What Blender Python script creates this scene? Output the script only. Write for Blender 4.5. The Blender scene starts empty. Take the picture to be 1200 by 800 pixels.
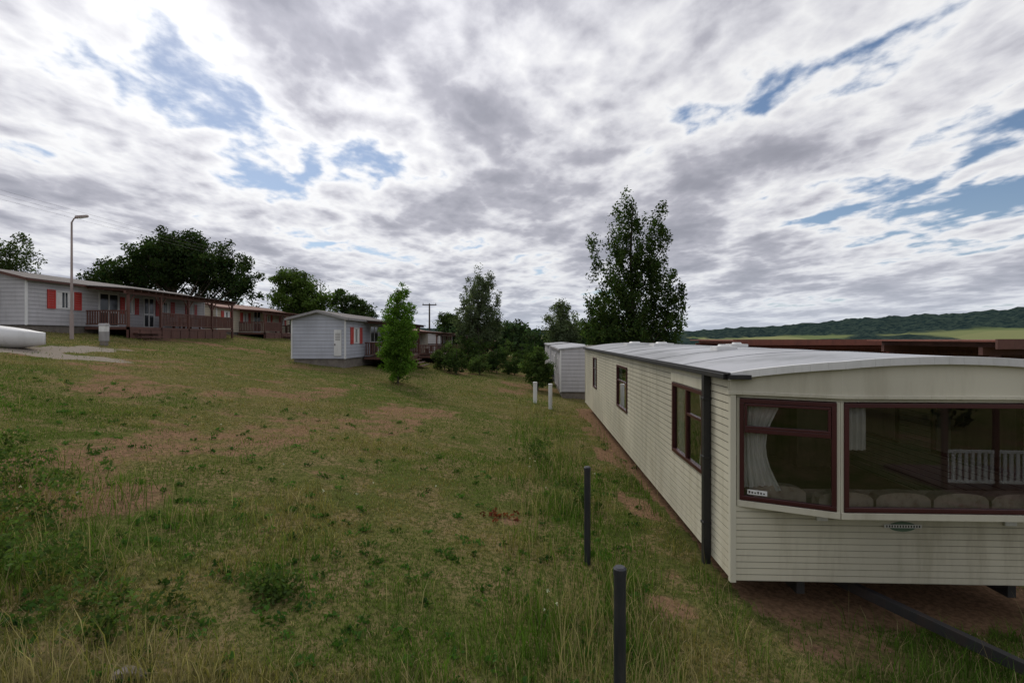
import bpy, math, random
import numpy as np
from mathutils import Vector
rng=np.random.default_rng(7); random.seed(7)
CZ=3.25
scene=bpy.context.scene

# ------------------------------------------------------------------ noise
def _hash(ix,iy,s):
    h=np.sin(ix*127.1+iy*311.7+s*74.7)*43758.5453
    return h-np.floor(h)
def vn(x,y,scale,seed=0):
    x=np.asarray(x,float)/scale; y=np.asarray(y,float)/scale
    ix=np.floor(x); iy=np.floor(y); fx=x-ix; fy=y-iy
    fx=fx*fx*(3-2*fx); fy=fy*fy*(3-2*fy)
    a=_hash(ix,iy,seed); b=_hash(ix+1,iy,seed); c=_hash(ix,iy+1,seed); d=_hash(ix+1,iy+1,seed)
    return (a*(1-fx)+b*fx)*(1-fy)+(c*(1-fx)+d*fx)*fy
def fbm(x,y,scale,seed=0,o=4):
    r=0;a=.5;t=0
    for i in range(o):
        r=r+a*vn(x,y,scale/(2**i),seed+i*3);t+=a;a*=.5
    return r/t
def sstep(a,b,x):
    t=np.clip((np.asarray(x,float)-a)/(b-a),0,1); return t*t*(3-2*t)

# ------------------------------------------------------------------ ground height
SX=[-400,-60,-24,0,3,8,30,100,400]; SZ=[4.5,4.3,3.55,.2,-.08,-.4,-3,-9,-22]
RT=[-3,-.6,-.1,.05,.2,.33,.42,.5,.6,.68,.75,.85,1.0,1.3,3]; RY=[386,386,386,388,390,390,387,384,378,373,371,367,361,366,370]
def forestm(x,y):
    r=np.hypot(x,y)
    f=fbm(x,y,380,21,4)+.3*sstep(2050,2450,r)-.045-.05*sstep(1000,1150,r)*sstep(1900,1700,r)
    return sstep(.49,.52,f)
def gz(x,y):
    x=np.asarray(x,float); y=np.asarray(y,float)
    r=np.hypot(x,y)
    z=np.interp(x,SX,SZ)
    z=z-sstep(60,420,y)*16
    z=z*(1-sstep(350,900,r))+(-30)*sstep(350,900,r)
    n=(fbm(x,y,2.2,1,3)-.5)*.18*sstep(1.5,5,r)*(1-sstep(60,120,r))
    z=z+n
    th=np.where(y>1,x/np.maximum(y,1),np.sign(x)*3)
    cs=np.where(y>1,y/np.maximum(r,1),.4)
    H=(396-np.interp(th,RT,RY))/600*2900*np.maximum(cs,.35)+CZ
    H=H+30
    z=z+H*np.exp(-((np.log(np.maximum(r,1))-math.log(2900))/.28)**2)*(.84+.30*fbm(x,y,550,5,4))
    H2=np.interp(th,[-3,.2,.45,.8,1.2,3],[20,22,38,58,66,50])
    z=z+H2*np.exp(-((np.log(np.maximum(r,1))-math.log(1500))/.22)**2)*(.5+.8*fbm(x,y,400,9,4))
    z=z+(fbm(x,y,40,11,3)-.4)*(18+18*sstep(1800,2600,r))*sstep(900,1500,r)*forestm(x,y)
    return z
def g1(x,y): return float(gz(np.array([x]),np.array([y]))[0])
def dirt(x,y):
    wx=2.71+.04*(y-6.3)
    d=sstep(.9,.2,np.abs((x-(wx-.4)))/.6)*sstep(5.5,8,y)*sstep(22,14,y)*sstep(.40,.58,fbm(x,y,1.6,61,3))*.85
    d=np.maximum(d,sstep(.9,.2,np.hypot((x+.05)/.4,(y-8.6)/.5))*.95)
    d=np.maximum(d,sstep(1.0,.3,np.hypot((x-1.9)/.6,(y-6.1)/.5))*.8)
    d=np.maximum(d,((x>2.95)&(x<7.3)&(y>6.1)&(y<24)).astype(float)*.95)
    d=np.maximum(d,sstep(1.0,.4,np.hypot((x-3.6)/1.3,(y-5.6)/.7))*.6)
    d=np.maximum(d,sstep(.57,.68,fbm(x,y,3.6,31,4))*.65)
    q=y-(19.2+.22*(x+14)+.5*np.sin(x*.4))
    tr=np.maximum(sstep(.6,.15,np.abs(q)),sstep(.6,.15,np.abs(q-1.9)))*sstep(-3,-8,x)
    d=np.maximum(d,tr*.8*sstep(.30,.5,fbm(x,y,2.,41,3)))
    return d
def pathm(x,y):
    a=sstep(1.2,.6,np.abs(x+17.9+.8*np.sin(y*.1)))*sstep(26,22,y)*.95
    q=y-(19.2+.22*(x+14)+.5*np.sin(x*.4))
    b=sstep(1.3,.6,np.abs(q-.9))*sstep(-13.5,-16,x)*sstep(-26,-22,x)*.9
    return np.maximum(a,b)

# ------------------------------------------------------------------ materials
def newmat(name):
    m=bpy.data.materials.new(name); m.use_nodes=True
    nt=m.node_tree
    for n in list(nt.nodes): nt.nodes.remove(n)
    return m,nt
def nd(nt,t,**k):
    n=nt.nodes.new(t)
    for a,b in k.items():
        if a.startswith('i_'):
            key=a[2:].replace('_',' ')
            s=n.inputs[int(key)] if key.isdigit() else n.inputs[key]
            if isinstance(b,bpy.types.NodeSocket): nt.links.new(b,s)
            else: s.default_value=b
        else: setattr(n,a,b)
    return n
def c4(c): return (c[0],c[1],c[2],1)
def mixc(nt,f,a,b,mode='MIX'):
    n=nt.nodes.new('ShaderNodeMix'); n.data_type='RGBA'; n.blend_type=mode
    for s,v in ((n.inputs[0],f),(n.inputs[6],a),(n.inputs[7],b)):
        if isinstance(v,bpy.types.NodeSocket): nt.links.new(v,s)
        else: s.default_value=v if not isinstance(v,tuple) else c4(v)
    return n.outputs[2]
def mth(nt,op,a,b=0.0,c=None,clamp=False):
    n=nt.nodes.new('ShaderNodeMath'); n.operation=op; n.use_clamp=clamp
    for i,v in enumerate((a,b,c)):
        if v is None: continue
        if isinstance(v,bpy.types.NodeSocket): nt.links.new(v,n.inputs[i])
        else: n.inputs[i].default_value=v
    return n.outputs[0]
def mrange(nt,v,a,b,c=0.,d=1.):
    n=nd(nt,'ShaderNodeMapRange',interpolation_type='SMOOTHSTEP'); nt.links.new(v,n.inputs[0])
    n.inputs[1].default_value=a;n.inputs[2].default_value=b;n.inputs[3].default_value=c;n.inputs[4].default_value=d
    return n.outputs[0]
def paint(name,col,rough=.6,dirtc=None,amt=.5,scale=2.,streak=True,bump=0.,metal=0.,bscale=60):
    m,nt=newmat(name)
    g=nd(nt,'ShaderNodeNewGeometry')
    mp=nd(nt,'ShaderNodeMapping',i_Vector=g.outputs['Position'])
    mp.inputs['Scale'].default_value=(3,3,.5) if streak else (1,1,1)
    n1=nd(nt,'ShaderNodeTexNoise',i_Vector=mp.outputs[0],i_Scale=scale,i_Detail=5.,i_Roughness=.65)
    n2=nd(nt,'ShaderNodeTexNoise',i_Vector=g.outputs['Position'],i_Scale=scale*.35,i_Detail=2.)
    dc=dirtc or tuple(x*.6 for x in col)
    f=mth(nt,'MULTIPLY',mrange(nt,n1.outputs[0],.42,.75),amt)
    c=mixc(nt,f,c4(col),c4(dc))
    v=mrange(nt,n2.outputs[0],.3,.7,.85,1.1)
    c2=nd(nt,'ShaderNodeHueSaturation',i_Color=c,i_Value=v)
    b=nd(nt,'ShaderNodeBsdfPrincipled',i_Roughness=rough,i_Metallic=metal)
    nt.links.new(c2.outputs[0],b.inputs['Base Color'])
    if bump:
        n3=nd(nt,'ShaderNodeTexNoise',i_Vector=g.outputs['Position'],i_Scale=float(bscale),i_Detail=3.)
        bp=nd(nt,'ShaderNodeBump',i_Strength=bump,i_Distance=.01,i_Height=n3.outputs[0])
        nt.links.new(bp.outputs[0],b.inputs['Normal'])
    o=nd(nt,'ShaderNodeOutputMaterial',i_Surface=b.outputs[0])
    return m
def leafmat(name,trans=.3,rough=.7):
    m,nt=newmat(name)
    a=nd(nt,'ShaderNodeAttribute',attribute_name='Col')
    d=nd(nt,'ShaderNodeBsdfDiffuse',i_Color=a.outputs['Color'])
    t=nd(nt,'ShaderNodeBsdfTranslucent')
    tc=mixc(nt,1.,a.outputs['Color'],(1.3,1.5,.7,1),'MULTIPLY'); nt.links.new(tc,t.inputs[0])
    mx=nd(nt,'ShaderNodeMixShader',i_0=trans,i_1=d.outputs[0],i_2=t.outputs[0])
    nd(nt,'ShaderNodeOutputMaterial',i_Surface=mx.outputs[0])
    return m
def glassmat(name,refl=1.6,tint=.75):
    m,nt=newmat(name)
    fr=nd(nt,'ShaderNodeFresnel',i_IOR=1.5)
    f=mth(nt,'MULTIPLY',fr.outputs[0],refl,clamp=True)
    t=nd(nt,'ShaderNodeBsdfTransparent',i_Color=(tint,tint*1.01,tint,1))
    g=nd(nt,'ShaderNodeBsdfGlossy',i_Roughness=.01,i_Color=(.9,.93,.95,1))
    mx=nd(nt,'ShaderNodeMixShader',i_0=f,i_1=t.outputs[0],i_2=g.outputs[0])
    nd(nt,'ShaderNodeOutputMaterial',i_Surface=mx.outputs[0])
    return m
M={}
M['cream']=paint('cream_siding',(.56,.53,.42),.45,(.32,.29,.20),.6,1.5)
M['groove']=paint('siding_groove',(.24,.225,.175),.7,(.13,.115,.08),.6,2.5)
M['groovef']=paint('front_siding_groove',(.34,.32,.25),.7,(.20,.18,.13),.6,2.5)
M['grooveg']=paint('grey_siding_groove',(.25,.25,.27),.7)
M['cream2']=paint('cream_trim',(.58,.555,.45),.4,(.36,.33,.24),.5,1.2)
M['roofw']=paint('weathered_roof',(.44,.45,.47),.45,(.18,.19,.19),.8,.9,streak=False,bump=.2,bscale=8)
M['black']=paint('black_plastic',(.018,.018,.02),.45,(.05,.045,.04),.4)
M['steel']=paint('dark_steel',(.03,.03,.032),.5,(.07,.04,.03),.5,bump=.3)
M['maroon']=paint('maroon_frame',(.06,.013,.015),.35,(.04,.01,.01),.5)
M['wood']=paint('brown_wood',(.12,.05,.036),.7,(.055,.028,.02),.6,3,bump=.4)
M['woodred']=paint('red_wood',(.22,.07,.045),.7,(.10,.04,.03),.6,3,bump=.3)
M['grey']=paint('grey_siding',(.44,.46,.52),.55,(.32,.33,.37),.4,1.5)
M['white']=paint('white_siding',(.50,.49,.51),.5,(.35,.34,.34),.4,1.5)
M['whitep']=paint('white_plastic',(.70,.70,.69),.4,(.46,.46,.43),.4,1.5)
M['creamh']=paint('cream_wall',(.56,.50,.38),.55,(.40,.35,.26),.4)
M['red']=paint('red_shutter',(.50,.045,.035),.5,(.30,.03,.025),.4)
M['roofd']=paint('dark_roof',(.10,.085,.08),.8,(.06,.05,.05),.6,1,streak=False,bump=.4,bscale=20)
M['roofr']=paint('tile_roof',(.22,.11,.08),.8,(.11,.06,.05),.6,1,streak=False,bump=.4,bscale=20)
M['pane']=paint('dark_pane',(.03,.035,.04),.12,(.02,.02,.02),.3)
M['curtain']=paint('lace_curtain',(.80,.79,.77),.9,(.6,.58,.55),.4,6)
M['sofa']=paint('sofa_fabric',(.66,.56,.48),.95,(.42,.30,.24),.9,12,streak=False)
M['inside']=paint('inside_panel',(.28,.20,.14),.7,(.15,.105,.07),.6)
M['post']=paint('dark_post',(.022,.024,.03),.45,(.06,.055,.05),.5,6,bump=.2)
M['galv']=paint('galvanised',(.32,.31,.31),.5,(.20,.18,.17),.5,metal=.3)
M['lamphead']=paint('lamp_head',(.35,.28,.26),.5)
M['barkM']=paint('bark',(.07,.055,.045),.9,(.03,.025,.02),.8,4,bump=.8,bscale=25)
M['stone']=paint('stone',(.20,.175,.15),.9,(.10,.085,.07),.8,6,streak=False,bump=.8,bscale=20)
M['block']=paint('concrete_block',(.12,.115,.11),.9,(.06,.055,.05),.8,6,streak=False,bump=.8,bscale=20)
M['badge']=paint('badge_green',(.10,.17,.11),.5)
M['leaf']=leafmat('foliage',.35)
M['grassM']=leafmat('grass_blades',.3)
M['glass']=glassmat('window_glass',1.9,.76)

# ------------------------------------------------------------------ mesh helpers
def np_mesh(name,V,F,mat,col=None,parent=None,smooth=False):
    me=bpy.data.meshes.new(name); V=np.asarray(V,np.float32); F=np.asarray(F,np.int32)
    me.vertices.add(len(V)); me.vertices.foreach_set('co',V.ravel())
    k=F.shape[1]
    me.loops.add(F.size); me.loops.foreach_set('vertex_index',F.ravel())
    me.polygons.add(len(F)); me.polygons.foreach_set('loop_start',np.arange(0,F.size,k,dtype=np.int32))
    if smooth: me.polygons.foreach_set('use_smooth',np.ones(len(F),bool))
    if col is not None:
        a=me.color_attributes.new('Col','FLOAT_COLOR','POINT')
        c=np.ones((len(V),4),np.float32); c[:,:3]=col; a.data.foreach_set('color',c.ravel())
    me.update(calc_edges=True); me.validate()
    me.materials.append(mat)
    o=bpy.data.objects.new(name,me); scene.collection.objects.link(o)
    if parent: o.parent=parent
    return o

class Obj:
    def __init__(s,name,loc=(0,0,0),rz=0.):
        s.name=name; s.parts={}; s.loc=loc; s.rz=rz
    def _p(s,part,mat):
        if part not in s.parts: s.parts[part]=([],[],mat,[])
        return s.parts[part]
    def add(s,part,mat,vs,fs,smooth=False):
        p=s._p(part,mat); b=len(p[0]); p[0].extend([tuple(v) for v in vs]); p[1].extend([tuple(i+b for i in f) for f in fs]); p[3].extend([smooth]*len(fs))
    def hexa(s,part,mat,P):
        s.add(part,mat,P,[(0,3,2,1),(4,5,6,7),(0,1,5,4),(1,2,6,5),(2,3,7,6),(3,0,4,7)])
    def box(s,part,mat,x0,x1,y0,y1,z0,z1):
        s.hexa(part,mat,[(x0,y0,z0),(x1,y0,z0),(x1,y1,z0),(x0,y1,z0),(x0,y0,z1),(x1,y0,z1),(x1,y1,z1),(x0,y1,z1)])
    def wp(s,A,B,t,o):
        dx,dy=B[0]-A[0],B[1]-A[1]; L=math.hypot(dx,dy); dx/=L;dy/=L
        return (A[0]+dx*t+dy*o, A[1]+dy*t-dx*o)
    def wbox(s,part,mat,A,B,s0,s1,z0,z1,o0,o1):
        q=[s.wp(A,B,s0,o1),s.wp(A,B,s1,o1),s.wp(A,B,s1,o0),s.wp(A,B,s0,o0)]
        s.hexa(part,mat,[(a,b,z0) for a,b in q]+[(a,b,z1) for a,b in q])
    def quad(s,part,mat,pts): s.add(part,mat,pts,[tuple(range(len(pts)))])
    def cyl(s,part,mat,p0,p1,r0,r1=None,n=10,cap=True,smooth=True):
        r1=r0 if r1 is None else r1
        p0=Vector(p0);p1=Vector(p1);d=(p1-p0).normalized()
        u=d.orthogonal().normalized();v=d.cross(u)
        vs=[];fs=[]
        for p,r in((p0,r0),(p1,r1)):
            for i in range(n):
                a=2*math.pi*i/n; vs.append(p+u*math.cos(a)*r+v*math.sin(a)*r)
        for i in range(n): fs.append((i,(i+1)%n,n+(i+1)%n,n+i))
        s.add(part,mat,vs,fs,smooth)
        if cap:
            s.add(part,mat,vs[:n],[tuple(reversed(range(n)))]); s.add(part,mat,vs[n:],[tuple(range(n))])
    def siding(s,part,mat,A,B,z0,z1,pitch=.1,d=.014,ops=(),o=0.,groove=.016,gmat=None):
        L=math.hypot(B[0]-A[0],B[1]-A[1]); ph=z0
        n=int(math.ceil((z1-z0)/pitch)); rows=[]
        for k in range(n):
            a=ph+k*pitch; b=min(ph+(k+1)*pitch,z1); g=min(groove,b-a)
            rows.append((a,a+g,0.,0.,True))
            if b>a+g: rows.append((a+g,b,d,d*.75,False))
        for (ra,rb,oa,ob,isg) in rows:
            zs=[ra]+sorted(q for op in ops for q in (op[2],op[3]) if ra+1e-4<q<rb-1e-4)+[rb]
            for za,zb in zip(zs[:-1],zs[1:]):
                zm=(za+zb)/2; cuts=[(0,L)]
                for (a,b,c,e) in ops:
                    if c<zm<e:
                        nc=[]
                        for (p,q) in cuts:
                            if b<=p or a>=q: nc.append((p,q))
                            else:
                                if a>p: nc.append((p,a))
                                if b<q: nc.append((b,q))
                        cuts=nc
                f0=oa+(ob-oa)*(za-ra)/(rb-ra);f1=oa+(ob-oa)*(zb-ra)/(rb-ra)
                for p,q in cuts:
                    a0=s.wp(A,B,p,o+f0);a1=s.wp(A,B,q,o+f0);b0=s.wp(A,B,p,o+f1);b1=s.wp(A,B,q,o+f1)
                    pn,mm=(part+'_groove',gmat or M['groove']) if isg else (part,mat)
                    s.quad(pn,mm,[(*a0,za),(*a1,za),(*b1,zb),(*b0,zb)])
                    if not isg:
                        c0=s.wp(A,B,p,o);c1=s.wp(A,B,q,o)
                        s.quad(part,mat,[(*c0,za),(*c1,za),(*a1,za),(*a0,za)])
                        s.quad(part,mat,[(*b0,zb),(*b1,zb),(*c1,zb),(*c0,zb)])
    def frame(s,part,mat,A,B,s0,s1,z0,z1,w=.055,o0=-.03,o1=.035):
        s.wbox(part,mat,A,B,s0,s1,z1-w,z1,o0,o1); s.wbox(part,mat,A,B,s0,s1,z0,z0+w,o0,o1)
        s.wbox(part,mat,A,B,s0,s0+w,z0+w,z1-w,o0,o1); s.wbox(part,mat,A,B,s1-w,s1,z0+w,z1-w,o0,o1)
    def done(s,bevel=0.):
        e=bpy.data.objects.new(s.name,None); e.location=s.loc; e.rotation_euler=(0,0,s.rz); e.empty_display_size=.3
        scene.collection.objects.link(e)
        for pn,(v,f,mat,sm) in s.parts.items():
            me=bpy.data.meshes.new(pn); me.from_pydata(v,[],f); me.materials.append(mat)
            me.polygons.foreach_set('use_smooth',np.array(sm,bool)); me.update()
            ob=bpy.data.objects.new(pn,me); scene.collection.objects.link(ob); ob.parent=e
            if bevel and not pn.startswith(('siding','glass','roof_sheet','curtain')):
                b=ob.modifiers.new('b','BEVEL'); b.width=bevel; b.segments=2; b.limit_method='ANGLE'
        return e

# ------------------------------------------------------------------ GROUND
def make_ground():
    na=1000
    r=np.concatenate([np.linspace(.02,2.5,12)[:-1],np.exp(np.linspace(math.log(2.5),math.log(1000),170))[:-1],np.exp(np.linspace(math.log(1000),math.log(9000),110))]); nr=len(r)
    a=np.linspace(0,2*math.pi,na,endpoint=False)
    R,A=np.meshgrid(r,a,indexing='ij'); X=R*np.sin(A);Y=R*np.cos(A); Z=gz(X,Y)
    V=np.stack([X,Y,Z],-1).reshape(-1,3)
    i=np.arange(nr-1)[:,None]*na; j=np.arange(na)[None,:]; j2=(j+1)%na
    F=np.stack([i+j,i+na+j,i+na+j2,i+j2],-1).reshape(-1,4)[:,::-1]
    x,y=V[:,0],V[:,1]; rr=np.hypot(x,y)
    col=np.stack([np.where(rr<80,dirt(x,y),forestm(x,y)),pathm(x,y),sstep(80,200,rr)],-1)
    m,nt=newmat('ground_grass')
    g=nd(nt,'ShaderNodeNewGeometry'); P=g.outputs['Position']
    at=nd(nt,'ShaderNodeAttribute',attribute_name='Col'); sp=nd(nt,'ShaderNodeSeparateColor',i_Color=at.outputs['Color'])
    def noi(s,d=5.,ro=.6): return nd(nt,'ShaderNodeTexNoise',i_Vector=P,i_Scale=s,i_Detail=d,i_Roughness=ro).outputs[0]
    n1=noi(.22);n2=noi(1.6);n3=noi(14.,6.,.7);n4=noi(60.,3.,.7)
    c=mixc(nt,mrange(nt,n1,.40,.60),(.085,.112,.026),(.175,.15,.06))
    c=mixc(nt,mrange(nt,n2,.46,.62),c,(.22,.165,.085))
    c=mixc(nt,mrange(nt,n3,.42,.6),c,(.065,.075,.022))
    c=mixc(nt,mth(nt,'MULTIPLY',mrange(nt,n4,.5,.7),.45),c,(.24,.195,.11))
    dc=mixc(nt,mrange(nt,n3,.35,.65),(.27,.165,.10),(.14,.09,.055))
    dm=mrange(nt,mth(nt,'ADD',sp.outputs[0],mth(nt,'MULTIPLY',mth(nt,'SUBTRACT',n2,.5),1.2)),.4,.75)
    c=mixc(nt,dm,c,dc)
    pc=mixc(nt,n3,(.34,.30,.25),(.20,.17,.14))
    pm=mrange(nt,mth(nt,'ADD',sp.outputs[1],mth(nt,'MULTIPLY',mth(nt,'SUBTRACT',n2,.5),1.)),.4,.7)
    c=mixc(nt,pm,c,pc)
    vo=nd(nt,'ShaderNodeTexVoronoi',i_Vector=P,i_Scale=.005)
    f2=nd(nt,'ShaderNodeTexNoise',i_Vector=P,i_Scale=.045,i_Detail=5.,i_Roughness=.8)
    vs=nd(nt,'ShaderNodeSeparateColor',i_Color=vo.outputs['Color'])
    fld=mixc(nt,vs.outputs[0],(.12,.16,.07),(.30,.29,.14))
    fst=mixc(nt,mrange(nt,f2.outputs[0],.38,.62),(.012,.025,.028),(.046,.068,.055))  # aerial haze painted in as a bluish tint of the far forest colours
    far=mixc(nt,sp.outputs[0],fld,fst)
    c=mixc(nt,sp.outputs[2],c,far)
    b=nd(nt,'ShaderNodeBsdfDiffuse',i_Color=c)
    bp=nd(nt,'ShaderNodeBump',i_Strength=.8,i_Distance=.04,i_Height=n3)
    nt.links.new(bp.outputs[0],b.inputs['Normal'])
    nd(nt,'ShaderNodeOutputMaterial',i_Surface=b.outputs[0])
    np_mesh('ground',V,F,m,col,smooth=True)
make_ground()

# ------------------------------------------------------------------ GRASS
def inside_struct(x,y):
    u=x-2.71-.04*(y-6.3)
    a=(u>.0)&(u<4.4)&(y>6.2)&(y<24)
    b=(x<-24)&(x>-28)&(y>25)&(y<58)
    c=(x<-7.2)&(x>-12.6)&(y>29)&(y<42)
    return a|b|c
def make_blades(n,dmin,dmax,hfun,wfun,near,colfun=None,lean=.5,flt=None):
    d=np.exp(rng.uniform(math.log(dmin),math.log(dmax),n))
    x=rng.uniform(-1,1,n)*(1.12*d+1)
    y=d
    keep=~inside_struct(x,y)
    keep&=rng.random(n)>dirt(x,y)*.9
    keep&=rng.random(n)>pathm(x,y)*.97
    if flt is not None: keep&=flt(x,y)
    x=x[keep];y=y[keep];n=len(x)
    z=gz(x,y)-.01
    h=hfun(x,y,n);w=wfun(x,y,n)
    az=rng.uniform(0,2*math.pi,n);ca,sa=np.cos(az),np.sin(az)
    la=rng.uniform(0,2*math.pi,n);ll=rng.uniform(.1,1.,n)*lean*h
    lx,ly=np.cos(la)*ll,np.sin(la)*ll
    c=colfun(x,y,n)
    B=np.stack([x,y,z],-1);W=np.stack([ca*w,sa*w,0*w],-1)/2
    T=np.stack([x+lx,y+ly,z+h*np.sqrt(np.maximum(1-(ll/h)**2*.5,.2))],-1)
    if near:
        Mi=B+np.stack([lx*.3,ly*.3,h*.55],-1)
        V=np.stack([B-W,B+W,Mi+W*.8,Mi-W*.8,T],1).reshape(-1,3)
        b=np.arange(n)[:,None]*5
        F=np.concatenate([b+[0,1,2],b+[0,2,3],b+[3,2,4]],0)
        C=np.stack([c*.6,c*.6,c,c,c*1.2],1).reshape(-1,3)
    else:
        V=np.stack([B-W,B+W,T],1).reshape(-1,3)
        b=np.arange(n)[:,None]*3;F=b+[0,1,2]
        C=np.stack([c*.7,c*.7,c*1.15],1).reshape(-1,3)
    return V,F,C
def gcol(x,y,n,dry=0.):
    p=fbm(x,y,6,3,4)*.45+fbm(x,y,1.3,8,3)*.55
    p=p+.035*sstep(6,11,y)*sstep(26,16,y)*sstep(0,-3,x)
    t=sstep(.44,.57,p+rng.normal(0,.035,n)+dry)[:,None]
    g=np.array([.092,.155,.026]);s=np.array([.235,.195,.070])
    c=g*(1-t)+s*t
    dk=sstep(.60,.68,fbm(x,y,.55,91,3))[:,None]
    c=c*(1-dk*.45)+np.array([.05,.11,.02])*dk*.45
    st=(rng.random(n)<.10+dry*.4+.2*t[:,0])[:,None]
    c=np.where(st,np.array([.36,.285,.165]),c)
    fg=(sstep(4.6,3.8,y)*sstep(.3,-.6,x))[:,None]
    c=np.where((rng.random(n)[:,None]<fg*.5),np.array([.25,.20,.12]),c)
    return c*rng.uniform(.6,1.35,(n,1))
def tallmask(x,y):
    m=sstep(1.3,.4,np.abs(x-(.85+.01*y))/1.0)*sstep(30,20,y)
    m=np.maximum(m,sstep(4.9,3.5,y+.12*np.abs(x+1)))
    m=np.maximum(m,sstep(3.0,1.2,np.hypot(x+6.3,y-6.0)))
    m=np.maximum(m,sstep(.56,.66,fbm(x,y,1.6,77,3))*.4*sstep(16,10,y))
    wx=2.71+.04*(y-6.3)
    m=np.maximum(m,sstep(.35,.1,np.abs(x-wx+.15))*.6)
    m=np.maximum(m,sstep(1.6,.8,np.abs(y-5.2))*sstep(2.6,3.6,x)*.5)
    return m
Vs=[];Fs=[];Cs=[];off=0
def acc(t):
    global off
    V,F,C=t;Vs.append(V);Fs.append(F+off);Cs.append(C);off+=len(V)
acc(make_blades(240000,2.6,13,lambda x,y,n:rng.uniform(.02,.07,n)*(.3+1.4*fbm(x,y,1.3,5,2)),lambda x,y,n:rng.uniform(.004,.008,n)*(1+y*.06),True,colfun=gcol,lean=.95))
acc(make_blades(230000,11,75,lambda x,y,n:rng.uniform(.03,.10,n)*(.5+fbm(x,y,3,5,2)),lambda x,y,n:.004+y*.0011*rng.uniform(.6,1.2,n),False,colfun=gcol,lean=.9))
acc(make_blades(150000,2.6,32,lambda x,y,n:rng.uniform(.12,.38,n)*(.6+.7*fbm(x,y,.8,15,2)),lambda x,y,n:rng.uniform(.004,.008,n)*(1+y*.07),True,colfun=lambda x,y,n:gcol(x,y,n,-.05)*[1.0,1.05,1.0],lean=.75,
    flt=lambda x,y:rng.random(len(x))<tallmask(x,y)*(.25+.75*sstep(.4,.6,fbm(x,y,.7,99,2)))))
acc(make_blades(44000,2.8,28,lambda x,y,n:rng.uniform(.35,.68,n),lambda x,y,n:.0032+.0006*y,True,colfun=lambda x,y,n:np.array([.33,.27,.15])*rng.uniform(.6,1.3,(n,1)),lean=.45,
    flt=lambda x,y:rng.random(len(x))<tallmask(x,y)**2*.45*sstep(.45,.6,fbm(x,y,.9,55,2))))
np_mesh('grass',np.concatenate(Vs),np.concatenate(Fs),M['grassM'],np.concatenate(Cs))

# ------------------------------------------------------------------ TREES
def leaves(C,n,R,leaf,base,flat=1.):
    k=len(C);cr=rng.uniform(.7,1.3,(k,1,1))*R
    d=rng.normal(0,1,(k,n,3));d/=np.linalg.norm(d,axis=2,keepdims=True)
    p=C[:,None,:]+d*cr*rng.random((k,n,1))**.5*np.array([1,1,flat])
    b=rng.uniform(.55,1.35,(k,1,1))*np.ones((k,n,1))*rng.uniform(.75,1.25,(k,n,1))
    p=p.reshape(-1,3);b=b.reshape(-1,1);N=len(p)
    u=rng.normal(0,1,(N,3));u/=np.linalg.norm(u,axis=1,keepdims=True)
    v=np.cross(u,rng.normal(0,1,(N,3)));v/=np.linalg.norm(v,axis=1,keepdims=True)
    s=leaf*rng.uniform(.6,1.3,(N,1))
    V=np.stack([p-u*s*.6,p-v*s*.33,p+u*s*.6,p+v*s*.33],1).reshape(-1,3)
    F=np.arange(N*4).reshape(-1,4)
    tint=np.array(base)*b+rng.normal(0,.004,(N,3))
    Cc=np.repeat(np.clip(tint,.004,1),4,axis=0)
    return V,F,Cc
def tree(name,x,y,lobes,k,n,R,leaf,base,tr=.15,limbs=40,z0=None,th=None,flat=.8,shell=.45):
    zb=g1(x,y) if z0 is None else z0
    L=np.array(lobes,float)
    vol=L[:,3]*L[:,4]*L[:,5];pi=rng.choice(len(L),k,p=vol/vol.sum())
    d=rng.normal(0,1,(k,3));d/=np.linalg.norm(d,axis=1,keepdims=True)
    rr=rng.random((k,1))**shell
    C=L[pi,:3]+d*rr*L[pi,3:6]*rng.uniform(.82,1.1,(k,1))
    C[:,2]=np.maximum(C[:,2],.25)
    V,F,Cc=leaves(C,n,R,leaf,base,flat)
    o=Obj(name,(x,y,zb))
    top=th or max(l[2]+l[5]*.6 for l in lobes)
    segs=8
    pts=[]
    for i in range(segs+1):
        t=i/segs;pts.append(Vector((math.sin(i*1.7+x)*.05*tr*8*t,math.cos(i*1.3)*.05*tr*8*t,top*t-(.2 if i==0 else 0))))
    for i in range(segs): o.cyl('trunk',M['barkM'],pts[i],pts[i+1],tr*(1-i/segs)**.7+.012,tr*(1-(i+1)/segs)**.7+.012,8,cap=False)
    idx=rng.permutation(k)[:limbs]
    for q in idx:
        c=Vector(C[q]);r2=Vector((c.x,c.y,0)).length
        zt=max(min(c.z-r2*1.3,top*.95),top*.1)
        t=zt/top; i=min(int(t*segs),segs-1); f=t*segs-i
        s=pts[i].lerp(pts[i+1],f)
        m=s.lerp(c,.5)+Vector((0,0,-.08*r2)); r0=max(tr*(1-t)*.35,.012)
        o.cyl('limbs',M['barkM'],s,m,r0,r0*.6,5,cap=False);o.cyl('limbs',M['barkM'],m,c,r0*.6,r0*.2,5,cap=False)
    e=o.done()
    np_mesh('foliage',V,F,M['leaf'],Cc,parent=e)
    return e
tree('poplar_tree',7.0,30,[(-.8,0,4.6,2.1,1.7,3.2),(-.5,0,8.3,1.4,1.2,3.4),(-.2,0,10.3,.7,.6,1.9),(1.2,.2,7.2,1.5,1.4,3.9),(2.1,0,4.6,1.2,1.4,2.7),(-2.0,0,4.2,.95,1.,2.5),(1.75,0,9.7,.6,.5,1.9),(-2.3,0,8.2,.5,.5,1.6),(.4,0,3.0,2.5,1.6,1.8)],
     700,54,.31,.145,(.048,.076,.023),tr=.18,limbs=90,flat=1.9)
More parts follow.
